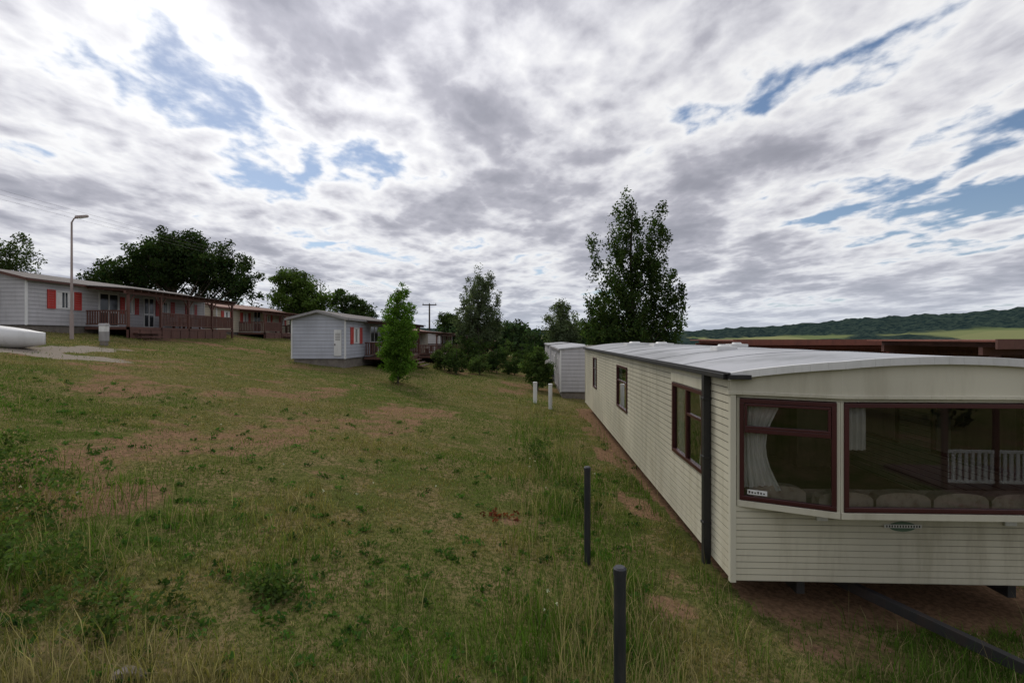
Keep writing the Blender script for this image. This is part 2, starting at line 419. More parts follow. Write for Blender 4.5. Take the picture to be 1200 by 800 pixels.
tree('birch_tree',-3.0,45,[(0,0,4.9,2.1,2.2,3.3),(.3,0,7.2,1.2,1.2,1.7),(-1.2,0,3.4,1.2,1.2,2.0),(1.2,0,4.0,1.,1.,2.4)],330,60,.36,.14,(.10,.125,.075),tr=.12,limbs=60,flat=1.3)
tree('willow_tree',5.6,58,[(0,0,4.6,2.2,2.2,2.8),(0,0,6.6,1.1,1.1,1.0),(1.4,0,3.2,1.2,1.2,1.8)],200,50,.5,.2,(.095,.12,.068),tr=.15,limbs=40,flat=1.2)
tree('young_linden_tree',-5.6,25.1,[(0,0,1.0,1.0,.9,1.0),(0,0,2.3,1.05,.95,1.3),(.05,0,3.5,.85,.75,.9),(.15,0,4.2,.45,.4,.7)],330,62,.24,.088,(.10,.185,.030),tr=.05,limbs=40)
tree('walnut_tree',-37,56,[(-4.6,0,6.2,4.0,3.5,2.6),(0,0,7.8,4.6,4.,3.2),(4.6,0,6.8,3.9,3.5,3.1),(7.6,0,5.2,2.3,2.4,2.4),(1.5,0,9.7,2.2,2.,1.7),(-2.6,1,8.9,2.,2.,1.6),(-7.4,0,5.4,2.4,2.,1.6)],600,74,.85,.26,(.038,.060,.022),tr=.45,limbs=80,z0=3.7)
tree('ash_tree',-26,62,[(0,0,4.6,3.4,3.,3.0),(-1.,0,6.7,2.2,2.,2.),(2.8,0,3.6,2.2,2.,2.2)],300,65,.7,.24,(.09,.14,.035),tr=.3,limbs=50,z0=3.4)
tree('ash_tree',-19.5,64,[(0,0,3.0,2.4,2.,2.4),(-1.8,0,5.0,1.4,1.4,1.6)],150,60,.6,.24,(.055,.085,.03),tr=.2,limbs=40,z0=3.0)
tree('cherry_tree',-30.0,29.5,[(0,0,3.6,2.4,2.,2.0),(1.2,0,4.8,1.1,.9,1.1),(.8,0,2.9,1.8,1.,1.2)],200,40,.42,.13,(.065,.092,.035),tr=.12,limbs=80,z0=3.6)
tree('plum_tree',1.55,31,[(0,0,1.3,.95,.8,1.2),(.1,0,2.4,.4,.4,.6)],110,55,.26,.12,(.085,.13,.04),tr=.05,limbs=20)
tree('maple_tree',-9.2,74,[(0,0,4.,1.6,1.6,1.6)],80,50,.5,.25,(.055,.085,.03),tr=.15,limbs=20)
for i,(x,y,h) in enumerate([(-3.9,36,1.7),(-2.4,38,1.5),(-1.2,40.5,2.0),(.2,43,1.6),(-5.0,38,1.9),(2.5,36,1.5),(.9,47,2.6),(-.6,50,2.8),(2.2,50,3.0)]):
    tree('lilac_bush',x,y,[(0,0,h*.45,.85,.8,h*.5),(.3,0,h*.8,.4,.4,h*.3),(-.5,.2,h*.35,.6,.6,h*.35)],60,45,.24,.11,[(.06,.095,.033),(.085,.125,.045),(.045,.075,.028)][i%3],tr=.03,limbs=14)
tree('elder_bush',-3.6,43,[(0,0,1.2,2.6,1.2,1.4)],120,50,.35,.14,(.06,.095,.03),tr=.05,limbs=20)
def mass(name,pts,leaf,n,k,base):
    Vv=[];Ff=[];Cv=[];o=0
    for (x,y,h) in pts:
        zb=g1(x,y);
        d=rng.normal(0,1,(k,3));d/=np.linalg.norm(d,axis=1,keepdims=True)
        C=np.array([x,y,zb+h*.52])+d*rng.random((k,1))**.4*np.array([h*.42,h*.42,h*.5])
        V,F,Cc=leaves(C,n,h*.13,leaf*h/8,np.array(base)*random.uniform(.7,1.25))
        Vv.append(V);Ff.append(F+o);Cv.append(Cc);o+=len(V)
    np_mesh(name,np.concatenate(Vv),np.concatenate(Ff),M['leaf'],np.concatenate(Cv))
pts=[]
for i in range(70):
    t=random.uniform(-.14,.3);d=random.uniform(72,170);h=random.uniform(5,9);h=min(h,CZ+.016*d-g1(t*d,d)+1.4);pts.append((t*d,d,h))
for i in range(170):
    t=random.uniform(.3,1.3);d=random.uniform(200,560);h=random.uniform(8,13)
    while g1(t*d,d)+h>CZ+.009*d and h>5: h-=.5
    pts.append((t*d,d,h))
for i in range(60):
    t=random.uniform(-1.3,-.35);d=random.uniform(90,150);pts.append((t*d,d,random.uniform(4,7)))
mass('distant_trees',pts,.7,26,34,(.048,.076,.038))
pts=[(random.uniform(-28,30),random.uniform(-34,-22),random.uniform(5,9)) for i in range(34)]
mass('background_trees',pts,.6,24,30,(.03,.05,.02))

def weeds():
    C=[]
    for (cx,cy,h,s) in [(-6.6,6.6,.75,1.),(-5.8,6.1,.7,.8),(-7.2,7.3,.8,.8),(-2.5,5.4,.2,.3),(-4.6,5.0,.45,.6),(1.3,9.5,.5,.4),(.6,13,.5,.5),(-3.4,4.6,.2,.6)]:
        for i in range(26):
            x=cx+rng.normal(0,s*.5);y=cy+rng.normal(0,s*.35)
            C.append((x,y,g1(x,y)+rng.random()*h))
    V,F,Cc=leaves(np.array(C),34,.12,.045,(.08,.125,.035))
    np_mesh('weeds',V,F,M['leaf'],Cc)
    # broad-leaf rosettes and clover scattered through the meadow
    k=420;y=np.exp(rng.uniform(math.log(3.4),math.log(16),k));x=rng.uniform(-1,.25,k)*(y+.5)
    C=np.stack([x,y,gz(x,y)+.03],-1);V,F,Cc=leaves(C,16,.10,.05,(.06,.125,.03),.35)
    np_mesh('clover',V,F,M['leaf'],Cc)
    # dead russet leaves near the fence post
    k=14;x=-.05+rng.normal(0,.16,k);y=8.6+rng.normal(0,.2,k)
    C=np.stack([x,y,gz(x,y)+.05],-1);V,F,Cc=leaves(C,10,.06,.05,(.16,.05,.03),.5)
    np_mesh('dead_leaves',V,F,M['leaf'],Cc)
    C=[]
    for (cx,cy,k,s) in [(.42,5.5,5,.07),(-3,9,8,2.5),(-6.5,6.5,8,.7),(0,12,8,1.5)]:
        for i in range(k):
            x=cx+rng.normal(0,s);y=cy+rng.normal(0,s);C.append((x,y,g1(x,y)+rng.uniform(.12,.35)))
    V,F,Cc=leaves(np.array(C),8,.018,.018,(.6,.6,.56))
    np_mesh('wild_flowers',V,F,M['leaf'],Cc)
weeds()

# ------------------------------------------------------------------ NEAR CARAVAN
def caravan():
    o=Obj('static_caravan',(2.71,6.3,0),math.radians(-2.3))
    W=4.35;L=17.4;zb=.27;zr=2.82;WT=2.49;WB=1.30
    cr,ct=M['cream'],M['cream2']
    A,B=(0,L),(0,0)
    wins=[(L-2.6,L-1.0),(L-8.5,L-6.9),(L-14.3,L-13.2)]
    ops=[(a,b,WB,WT) for a,b in wins]
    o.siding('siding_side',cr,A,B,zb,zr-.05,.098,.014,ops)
    for a,b in wins:
        o.frame('window_frames',M['maroon'],A,B,a,b,WB,WT,.06,-.03,.04)
        o.quad('glass',M['glass'],[(*o.wp(A,B,a,.0),WB),(*o.wp(A,B,b,.0),WB),(*o.wp(A,B,b,.0),WT),(*o.wp(A,B,a,.0),WT)])
    a,b=wins[0]
    o.wbox('window_frames',M['maroon'],A,B,(a+b)/2-.03,(a+b)/2+.03,WB+.06,WT-.06,-.025,.035)
    o.wbox('window_frames',M['maroon'],A,B,(a+b)/2+.03,b-.06,WT-.45,WT-.41,-.02,.03)
    for a2,b2 in wins[1:]: o.wbox('window_frames',M['maroon'],A,B,a2+.06,b2-.06,WT-.45,WT-.41,-.02,.03)
    o.wbox('blind_box',ct,A,B,a-.03,b+.05,WT+.02,WT+.17,.0,.045)
    opr=[(1.0,2.6,WB,WT),(3.4,4.6,WB,WT)]
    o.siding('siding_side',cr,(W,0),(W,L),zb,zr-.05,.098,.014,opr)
    for q in opr:
        o.frame('window_frames',M['maroon'],(W,0),(W,L),q[0],q[1],WB,WT)
        o.quad('glass',M['glass'],[(W,q[0],WB),(W,q[1],WB),(W,q[1],WT),(W,q[0],WT)])
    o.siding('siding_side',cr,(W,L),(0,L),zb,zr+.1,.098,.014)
    for (x,y) in((0,0),(W,0)):
        o.box('corner_trim',ct,x-.035,x+.035,y-.035,y+.035,zb-.01,zr-.03)
    o.box('corner_trim',ct,-.03,.03,L-.03,L+.03,zb,zr)
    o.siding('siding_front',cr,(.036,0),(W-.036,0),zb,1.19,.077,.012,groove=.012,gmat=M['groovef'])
    bp=[(.06,.02),(1.05,-.42),(W-1.05,-.42),(W-.06,.02)]
    for i in range(3):
        P,Q=bp[i],bp[i+1];S=math.hypot(Q[0]-P[0],Q[1]-P[1])
        o.wbox('bay_sill',ct,P,Q,0,S,1.19,1.265,-.06,.03)
        o.wbox('bay_panel',ct,P,Q,0,S,WT+.03,2.60,-.05,.0)
        m=.035
        o.frame('window_frames',M['maroon'],P,Q,m,S-m,1.275,WT+.02,.05,-.03,.03)
        o.wbox('bay_post',ct,P,Q,0,m,1.265,WT+.03,-.05,.012);o.wbox('bay_post',ct,P,Q,S-m,S,1.265,WT+.03,-.05,.012)
        q=[o.wp(P,Q,m,0),o.wp(P,Q,S-m,0)]
        o.quad('glass',M['glass'],[(*q[0],1.29),(*q[1],1.29),(*q[1],WT),(*q[0],WT)])
        if i!=1:
            o.wbox('window_frames',M['maroon'],P,Q,m+.055,S-m-.055,2.10,2.15,-.02,.035)
            o.frame('window_frames',M['maroon'],P,Q,m+.056,S-m-.056,2.151,WT-.036,.03,-.01,.036)
    o.quad('bay_soffit',ct,[(.06,.0,1.19),(W-.06,.0,1.19),(W-1.05,-.42,1.192),(1.05,-.42,1.192)])
    def rz(u): return zr+.22*(1-((u-W/2)/(W/2+.06))**2)
    def vf(u,e):
        a=max(0,min(1,(u-.06)/.99)) if u<W/2 else max(0,min(1,(W-.06-u)/.99))
        return .02-.44*a-e
    us=sorted(set([round(-.06+(W+.12)*i/28,4) for i in range(29)]+[1.05,W-1.05]))
    for a,b in zip(us[:-1],us[1:]):
        ya,yb=vf(a,.035),vf(b,.035)
        o.quad('fascia',ct,[(a,ya,2.575),(b,yb,2.575),(b,yb-.0,rz(b)-.07),(a,ya-.0,rz(a)-.07)])
        o.quad('fascia',ct,[(a,ya,2.575),(a,ya+.09,2.575),(b,yb+.09,2.575),(b,yb,2.575)])
        o.hexa('fascia_moulding',ct,[(a,ya-.025,2.56),(b,yb-.025,2.56),(b,yb+.02,2.56),(a,ya+.02,2.56),(a,ya-.025,2.60),(b,yb-.025,2.60),(b,yb+.02,2.60),(a,ya+.02,2.60)])
        y0,y1=vf(a,.10),vf(b,.10)
        o.hexa('roof_lip',M['whitep'],[(a,y0,rz(a)-.085),(b,y1,rz(b)-.085),(b,y1+.06,rz(b)-.085),(a,y0+.06,rz(a)-.085),(a,y0,rz(a)+.006),(b,y1,rz(b)+.006),(b,y1+.06,rz(b)+.006),(a,y0+.06,rz(a)+.006)])
        vs=[];N=16
        for j in range(N+1):
            t=j/N
            for uu,yy in((a,y0+.055),(b,y1+.055)):
                vs.append((uu,yy+(L+.08-yy)*t,rz(uu)))
        o.add('roof_sheet',M['roofw'],vs,[(2*j,2*j+1,2*j+3,2*j+2) for j in range(N)])
    for j in range(1,9):
        for a,b in zip(us[:-1],us[1:]):
            v=j*1.9;o.hexa('roof_seams',M['roofw'],[(a,v,rz(a)+.001),(b,v,rz(b)+.001),(b,v+.05,rz(b)+.001),(a,v+.05,rz(a)+.001),(a,v,rz(a)+.008),(b,v,rz(b)+.008),(b,v+.05,rz(b)+.008),(a,v+.05,rz(a)+.008)])
    for (u,v,s) in((1.4,4.1,.2),(1.5,9.5,.3),(1.3,12.6,.35),(2.6,6.5,.2)):
        o.box('roof_vents',M['whitep'],u-s,u+s,v-s,v+s,rz(u)-.03,rz(u)+.07);o.cyl('roof_vents',M['whitep'],(u,v,rz(u)+.07),(u,v,rz(u)+.11),s*.6,s*.5,12)
    o.box('gutter',M['black'],-.12,-.005,-.03,L+.05,zr-.075,zr-.012)
    o.box('gutter',M['black'],-.10,-.062,-.12,L+.05,zr-.012,zr+.012)
    o.box('gutter',M['black'],-.075,.18,-.135,-.03,zr-.07,zr-.015)
    o.box('gutter',M['black'],W+.005,W+.12,-.03,L+.05,zr-.075,zr-.012)
    o.box('downpipe',M['black'],-.115,-.02,.70,.80,.16,zr-.075)
    for z in(.7,1.6,2.4): o.box('downpipe',M['steel'],-.125,-.018,.69,.81,z,z+.035)
    for u in(.9,W-.9): o.box('chassis',M['steel'],u-.05,u+.05,.15,L-.3,.05,.26)
    for v in(.4,4,8,12,16): o.box('chassis',M['steel'],.1,W-.1,v,v+.08,.14,.255)
    for u in(.7,3.7):
        for v in(1.6,5,9,13,16.2): o.box('support_blocks',M['block'],u-.15,u+.15,v-.12,v+.12,-.6,.135)
    apex=(2.9,-1.75)
    for u0 in(1.5,W-.05):
        a0=Vector((u0,.6,.08));a1=Vector((apex[0],apex[1],-.12))
        d=(a1-a0).normalized();sd=Vector((d.y,-d.x,0)).normalized()*.045;up=Vector((0,0,.06))
        P=[a0-sd-up,a0+sd-up,a1+sd-up,a1-sd-up,a0-sd+up,a0+sd+up,a1+sd+up,a1-sd+up]
        o.hexa('drawbar',M['steel'],P)
    o.cyl('drawbar',M['steel'],(2.9,-1.7,-.12),(2.9,-2.0,-.1),.05,.04,10)
    o.cyl('jockey_leg',M['steel'],(2.9,-1.6,-.35),(2.9,-1.6,.25),.03,.03,10)
    n=20;F0=(2.02,-.022,.985)
    o.add('badge',M['badge'],[(F0[0]+.16*math.cos(6.283*i/n),F0[1],F0[2]-.015+.06*math.sin(6.283*i/n)) for i in range(n)],[tuple(range(n))])
    o.box('badge_band',M['whitep'],F0[0]-.22,F0[0]+.22,-.030,-.024,F0[2]-.03,F0[2]+.012)
    for i in range(13): o.box('badge_letters',M['steel'],F0[0]-.20+i*.032,F0[0]-.184+i*.032,-.0335,-.031,F0[2]-.022,F0[2]+.004)
    o.box('plates',M['whitep'],1.0,1.13,-.04,-.016,1.03,1.09);o.box('plates',M['whitep'],3.2,3.34,-.04,-.016,1.0,1.05)
    P,Q=bp[0],bp[1]
    o.wbox('number_card',M['whitep'],P,Q,.12,.34,1.345,1.405,.002,.006)
    for i in range(6): o.wbox('number_text',M['steel'],P,Q,.135+i*.032,.153+i*.032,1.36,1.390-(i%3)*.006,.0065,.008)
    o.box('interior_floor',M['inside'],.03,W-.03,.03,L-.03,.5,.55)
    o.box('interior_wall',M['inside'],.03,W-.03,5.6,5.64,.55,2.7)
    o.box('interior_ceiling',M['cream2'],.03,W-.03,-.0,5.6,2.62,2.66)
    o.box('interior_door',M['cream2'],1.7,2.5,5.57,5.599,.56,2.45)
    for k in range(6):
        u=.55+k*.65
        vsx=[];n=14
        yb_=vf(u,0)+.14
        for side in(0,.16):
            for i in range(n+1):
                t=i/n;vsx.append((u-.31+.62*t,yb_+side,1.37+.085*math.sin(math.pi*t)**.4))
            vsx.append((u+.31,yb_+side,1.2));vsx.append((u-.31,yb_+side,1.2))
        m=n+3
        fs=[tuple(range(m)),tuple(reversed(range(m,2*m)))]+[(i,i+m,(i+1)%m+m,(i+1)%m) for i in range(m)]
        o.add('sofa',M['sofa'],vsx,fs)
    o.box('sofa_base',M['sofa'],.3,W-.3,.1,.9,.55,1.15)
    o.box('cabinet',M['inside'],3.1,4.2,4.6,5.5,.55,2.2)
    def cur(P,Q,s0,s1,z0,z1,oo,waves,pin=0.,mat=M['curtain']):
        n=waves*6;vs=[];rows=8
        for r in range(rows+1):
            t=r/rows;z=z1+(z0-z1)*t
            wdt=1-pin*math.sin(math.pi*min(t*1.0,1))*.8
            for i in range(n+1):
                q=i/n;s_=s0+(s1-s0)*q*wdt
                a=o.wp(P,Q,s_,oo+.025*math.sin(q*waves*6.283));vs.append((*a,z))
        fs=[(r*(n+1)+i,r*(n+1)+i+1,(r+1)*(n+1)+i+1,(r+1)*(n+1)+i) for r in range(rows) for i in range(n)]
        o.add('curtains',mat,vs,fs,True)
    cur(bp[0],bp[1],.06,.5,1.4,2.47,-.10,6,.5)
    cur(bp[1],bp[2],.10,.36,1.95,2.47,-.12,4,0)
    cur(bp[2],bp[3],1.0,.6,1.4,2.47,-.10,5,.5)
    a,b=wins[0]
    cur(A,B,a+.02,a+.45,1.3,2.48,-.07,5,.3);cur(A,B,b-.02,b-.5,1.3,2.48,-.07,5,.4)
    for a2,b2 in wins[1:]:
        cur(A,B,a2+.02,a2+.4,1.3,2.48,-.07,4,.2)
    return o.done(.004)
caravan()

# ------------------------------------------------------------------ OTHER MOBILE HOMES
def home(name,x,y,zb,W,L,H,wall,roof,wins,rz=0.,ridge=.45,ver=None,doors=(),endwins=(),skirt=True,over=.25,shut=M['red'],trim=None):
    o=Obj(name,(x,y,zb),rz)
    fl=.45; tm=trim or M['galv']
    for A,B in(((0,0),(0,L)),((-W,0),(0,0)),((0,L),(-W,L)),((-W,L),(-W,0))):
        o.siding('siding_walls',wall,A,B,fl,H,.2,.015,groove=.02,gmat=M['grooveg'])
    for v in(0,L): o.quad('gable',wall,[(-W,v,H),(0,v,H),(-W/2,v,H+ridge)])
    if skirt: o.box('skirting',M['stone'],-W+.08,-.08,.08,L-.08,-.8,fl)
    for (a,b) in((0,0),(-W,0),(0,L),(-W,L)): o.box('corner_trim',M['whitep'],a-.04,a+.04,b-.04,b+.04,fl,H)
    for sg in(1,-1):
        xe=-W/2+sg*(W/2+over);ze=H-ridge*over/(W/2)
        t=.07;P=[(-W/2,-over,H+ridge),(xe,-over,ze),(xe,L+over,ze),(-W/2,L+over,H+ridge)]
        if sg<0:P=[P[1],P[0],P[3],P[2]]
        o.hexa('roof',roof,[(a,b,c+.01) for a,b,c in P]+[(a,b,c+t+.01) for a,b,c in P])
        Q=[(-W/2,-over-.03,H+ridge-.06),(xe,-over-.03,ze-.06),(xe,-over,ze-.06),(-W/2,-over,H+ridge-.06)]
        if sg<0:Q=[Q[1],Q[0],Q[3],Q[2]]
        o.hexa('verge_boards',tm,Q+[(a,b,c+.14) for a,b,c in Q])
        o.box('gutter',tm,min(xe,xe+sg*.08),max(xe,xe+sg*.08),-over,L+over,ze-.05,ze+.05)
    def win(A,B,s0,s1,z0,z1,sh):
        o.wbox('window_panes',M['pane'],A,B,s0+.05,s1-.05,z0+.05,z1-.05,.0,.03)
        o.frame('window_frames',M['whitep'],A,B,s0,s1,z0,z1,.07,0,.05)
        o.wbox('window_frames',M['whitep'],A,B,(s0+s1)/2-.025,(s0+s1)/2+.025,z0+.07,z1-.07,0,.045)
        o.wbox('window_curtains',M['curtain'],A,B,s0+.09,s0+(s1-s0)*.35,z0+.08,z1-.08,.031,.034)
        o.wbox('window_curtains',M['curtain'],A,B,s1-(s1-s0)*.35,s1-.09,z0+.08,z1-.08,.031,.034)
        if sh:
            w=(s1-s0)*.42
            for a,b in((s0-w-.03,s0-.03),(s1+.03,s1+w+.03)):
                o.frame('shutters',shut,A,B,a,b,z0-.02,z1+.02,.05,.02,.065)
                n=7
                for i in range(n):
                    zz=z0+.04+(z1-z0-.08)*i/n;o.wbox('shutters',shut,A,B,a+.05,b-.05,zz,zz+(z1-z0)/n*.8,.025,.055)
    for w in wins: win((0,0),(0,L),*w)
    for w in endwins: win((-W,0),(0,0),*w)
    for (s0,s1) in doors:
        o.wbox('door_panes',M['pane'],(0,0),(0,L),s0+.06,s1-.06,fl+.1,fl+1.95,0,.03)
        o.frame('door_frames',M['whitep'],(0,0),(0,L),s0,s1,fl+.02,fl+2.02,.09,0,.05)
        o.wbox('door_frames',M['whitep'],(0,0),(0,L),(s0+s1)/2-.05,(s0+s1)/2+.05,fl+.1,fl+1.95,0,.046)
        o.wbox('door_frames',M['whitep'],(0,0),(0,L),s0+.09,s1-.09,fl+.85,fl+.95,0,.047)
    if ver:
        y0,y1,D,gap=ver;wd=M['wood']
        o.box('deck',wd,.05,D,y0,y1,fl-.17,fl-.02)
        n=int((y1-y0)/.9)
        for i in range(n): o.box('deck_skirt',wd,D-.03,D,y0+i*.9+.02,y0+i*.9+.86,-.9,fl-.18)
        ztop=H-.05;zo=H-.30
        k=max(2,int((y1-y0)/2.6));ps=[y0+.06+(y1-y0-.12)*i/k for i in range(k+1)]
        for p in ps:
            o.box('veranda_posts',wd,D-.12,D,p-.06,p+.06,-.9,zo-.16)
            for sg in(1,-1):
                if y0<p+sg*.5<y1:
                    q0=Vector((D-.06,p,zo-.75));q1=Vector((D-.06,p+sg*.5,zo-.17));o.cyl('braces',wd,q0,q1,.035,.035,4)
        o.box('veranda_beam',wd,D-.12,D,y0-.2,y1+.2,zo-.16,zo)
        m=int((y1-y0)/.6)
        for i in range(m+1):
            q=y0+(y1-y0)*i/m
            o.hexa('rafters',wd,[(.2,q-.03,ztop-.12),(D+.3,q-.03,zo-.03),(D+.3,q+.03,zo-.03),(.2,q+.03,ztop-.12),(.2,q-.03,ztop),(D+.3,q-.03,zo+.09),(D+.3,q+.03,zo+.09),(.2,q+.03,ztop)])
        o.hexa('veranda_roof',roof,[(.2,y0-.25,ztop+.01),(D+.4,y0-.25,zo+.08),(D+.4,y1+.25,zo+.08),(.2,y1+.25,ztop+.01),(.2,y0-.25,ztop+.06),(D+.4,y0-.25,zo+.13),(D+.4,y1+.25,zo+.13),(.2,y1+.25,ztop+.06)])
        for i,(a,b) in enumerate(zip(ps[:-1],ps[1:])):
            if i==gap: 
                for st in range(3): o.box('steps',wd,D+.25*st,D+.25*(st+1),a+.3,b-.3,fl-.2-.2*(st+1),fl-.15-.2*(st+1))
                continue
            o.box('railing',wd,D-.1,D-.04,a+.06,b-.06,fl+.85,fl+.92);o.box('railing',wd,D-.09,D-.05,a+.06,b-.06,fl+.1,fl+.16)
            nb=int((b-a)/.14)
            for j in range(1,nb): q=a+(b-a)*j/nb;o.box('railing',wd,D-.085,D-.055,q-.04,q+.04,fl+.16,fl+.85)
        for yy in(y0,y1-.06):
            o.box('railing',wd,.1,D-.12,yy,yy+.06,fl+.85,fl+.92);o.box('railing',wd,.1,D-.12,yy,yy+.06,fl+.1,fl+.16)
            for j in range(int(D/.14)): q=.15+j*.14;(o.box('railing',wd,q,q+.07,yy+.01,yy+.05,fl+.16,fl+.85) if q<D-.2 else None)
        ym=y0+(y1-y0)*.62
        o.box('deck_table',wd,.9,1.7,ym,ym+1.4,fl+.70,fl+.75)
        for a in(.98,1.62):
            for b in(ym+.1,ym+1.3): o.box('deck_table',wd,a-.04,a+.04,b-.04,b+.04,fl-.02,fl+.70)
        o.box('deck_bench',wd,.35,.7,ym,ym+1.4,fl+.42,fl+.46);o.box('deck_bench',wd,.45,.6,ym+.1,ym+.2,fl-.02,fl+.42);o.box('deck_bench',wd,.45,.6,ym+1.2,ym+1.3,fl-.02,fl+.42)
    return o.done()
home('mobile_home',-24,25.3,3.45,3.6,14.6,2.75,M['white'],M['roofd'],[(1.6,2.7,1.35,2.3,True),(6.4,7.2,1.3,2.3,True),(9.6,10.6,1.3,2.3,True),(12.6,13.3,1.4,2.3,True)],ver=(3.4,14.2,2.5,0),doors=[(4.4,5.9),(8.0,9.0)],endwins=[(1.3,2.3,1.4,2.3,False)],trim=M['wood'])
home('mobile_home',-24,41.6,3.3,3.6,13.5,2.5,M['creamh'],M['roofr'],[(1.0,1.9,1.3,2.2,True),(4.0,4.9,1.3,2.2,True),(8.4,9.2,1.3,2.2,True),(11.5,12.3,1.3,2.2,True)],ver=(3.2,12.9,2.4,1),doors=[(5.9,7.2)],ridge=.5,trim=M['wood'])
home('mobile_home',-9.45,29,1.62,3.05,9.5,2.75,M['grey'],M['roofd'],[(1.3,2.4,1.3,2.25,True)],ver=(3.2,9.4,2.3,1),doors=[(4.6,6.4)],ridge=.38,rz=math.radians(-1.5))
d=Obj('service_door',(-9.45,29,1.62),math.radians(-1.5))
d.box('panel',M['whitep'],-.62,-.2,-.05,-.018,.62,2.1);d.box('handle',M['steel'],-.58,-.55,-.08,-.05,1.2,1.32)
for i in range(5): d.box('louvres',M['galv'],-.55,-.27,-.062,-.051,1.5+i*.09,1.54+i*.09)
d.done()
home('mobile_home',-8.9,43,1.3,3.1,11,2.6,M['creamh'],M['roofr'],[(1.3,2.4,1.3,2.2,False)],ver=(.2,10.5,2.6,2),doors=[(5,6.4)],ridge=.3,trim=M['wood'])
home('mobile_home',-8.2,58,1.1,3.1,12,2.6,M['white'],M['roofd'],[(1.3,2.4,1.3,2.2,False)],ver=(1,11,2.6,2),doors=[(5,6.4)],ridge=.3,trim=M['wood'])
home('mobile_home',-5.5,74,.4,3.1,12,2.6,M['creamh'],M['roofr'],[(1.3,2.4,1.3,2.2,False)],ver=(1,11,2.6,2),ridge=.3,trim=M['wood'])
home('mobile_home',3.2,41.5,-.15,3.2,13.5,2.75,M['white'],M['roofw'],[(2,3,1.3,2.2,False),(6,7,1.3,2.2,False),(10,11,1.3,2.2,False)],rz=math.radians(177.7),ridge=.16,over=.08,doors=[(8,9)])
home('mobile_home',3.9,60,-.2,3.2,15,2.8,M['white'],M['roofw'],[(2,3,1.3,2.2,False),(8,9,1.3,2.2,False)],rz=math.radians(177.7),ridge=.16,over=.08)

# ------------------------------------------------------------------ pergolas right of the caravan
def pergola(name,x0,x1,y0,y1,zt,mat,fence=True):
    zb=g1((x0+x1)/2,(y0+y1)/2);o=Obj(name,(x0,y0,zb));h=zt-zb;X=x1-x0;Y=y1-y0
    nx=max(2,int(X/2.5))
    for i in range(nx+1):
        for yy in(0,Y): o.box('posts',mat,X*i/nx-.06,X*i/nx+.06,yy-.06,yy+.06,-1.5,h-.3)
    for yy in(0,Y): o.box('beams',mat,-.3,X+.3,yy-.05,yy+.05,h-.3,h-.14)
    n=int(X/.55)
    for i in range(n+1): o.box('rafters',mat,X*i/n-.035,X*i/n+.035,-.4,Y+.4,h-.14,h-.03)
    o.box('roof',M['woodred'],-.4,X+.4,-.45,Y+.45,h-.028,h+.01)
    o.box('roof_fascia',mat,-.42,X+.42,-.5,-.452,h-.17,h+.03)
    if fence:
        m=int(X/.16)
        for i in range(m): o.box('slats',mat,X*i/m,X*i/m+.145,Y-.0-.09,Y-.062,.2,h-.30)
    o.done()
pergola('pergola',8.2,21.5,18.5,22,3.17,M['woodred'])
pergola('pergola',10.0,16.5,10.6,13.4,3.20,M['wood'])
def rail():
    x0,x1,y=10.5,14.2,-2.;zb=g1(12,y);o=Obj('veranda_railing',(x0,y,zb));X=x1-x0
    o.box('deck',M['wood'],0,X,-2.5,0,-.3,.25)
    for i in range(4): o.box('posts',M['wood'],X*i/3-.05,X*i/3+.05,-.1,0,.25,2.5)
    o.box('rails',M['whitep'],0,X,-.08,-.02,1.15,1.22);o.box('rails',M['whitep'],0,X,-.08,-.02,.38,.44)
    for i in range(24): o.box('balusters',M['whitep'],X*i/24+.03,X*i/24+.10,-.07,-.03,.44,1.15)
    o.done()
rail()

# ------------------------------------------------------------------ posts, lamp, pole, boat, box
def post(x,y,ztop,r,mat,name,cap=True):
    zb=g1(x,y);o=Obj(name,(x,y,zb));h=ztop-zb
    o.cyl('shaft',mat,(0,0,-.4),(0,0,h-.03),r,r,20,cap=False)
    if cap:
        o.cyl('cap',mat,(0,0,h-.05),(0,0,h-.005),r*1.1,r*1.1,20);o.cyl('cap',mat,(0,0,h-.005),(0,0,h+.008),r*1.08,r*.8,20)
    o.done()
post(.79,3.75,1.57,.044,M['post'],'fence_post')
post(1.04,7.07,1.47,.044,M['post'],'fence_post')
post(1.13,25,1.1,.10,M['whitep'],'service_bollard',True);post(1.76,23.5,1.15,.09,M['whitep'],'service_bollard',True)
def lamp():
    x,y=-21.5,25;zb=g1(x,y);o=Obj('street_lamp',(x,y,zb))
    o.cyl('pole',M['lamphead'],(0,0,-.2),(0,0,1.2),.085,.085,12);o.cyl('pole',M['lamphead'],(0,0,1.2),(0,0,5.7),.06,.04,12)
    o.cyl('arm',M['lamphead'],(0,0,5.68),(.12,0,5.88),.035,.03,8);o.cyl('arm',M['lamphead'],(.1,0,5.87),(.3,0,5.93),.03,.03,8)
    P=[(.2,-.1,5.88),(.8,-.07,5.96),(.8,.07,5.96),(.2,.1,5.88),(.22,-.08,6.0),(.78,-.05,6.05),(.78,.05,6.05),(.22,.08,6.0)]
    o.hexa('lamp_housing',M['lamphead'],P);o.hexa('lamp_glass',M['whitep'],[(.35,-.07,5.87),(.75,-.05,5.925),(.75,.05,5.925),(.35,.07,5.87),(.35,-.07,5.9),(.75,-.05,5.95),(.75,.05,5.95),(.35,.07,5.9)])
    o.done(.01)
lamp()
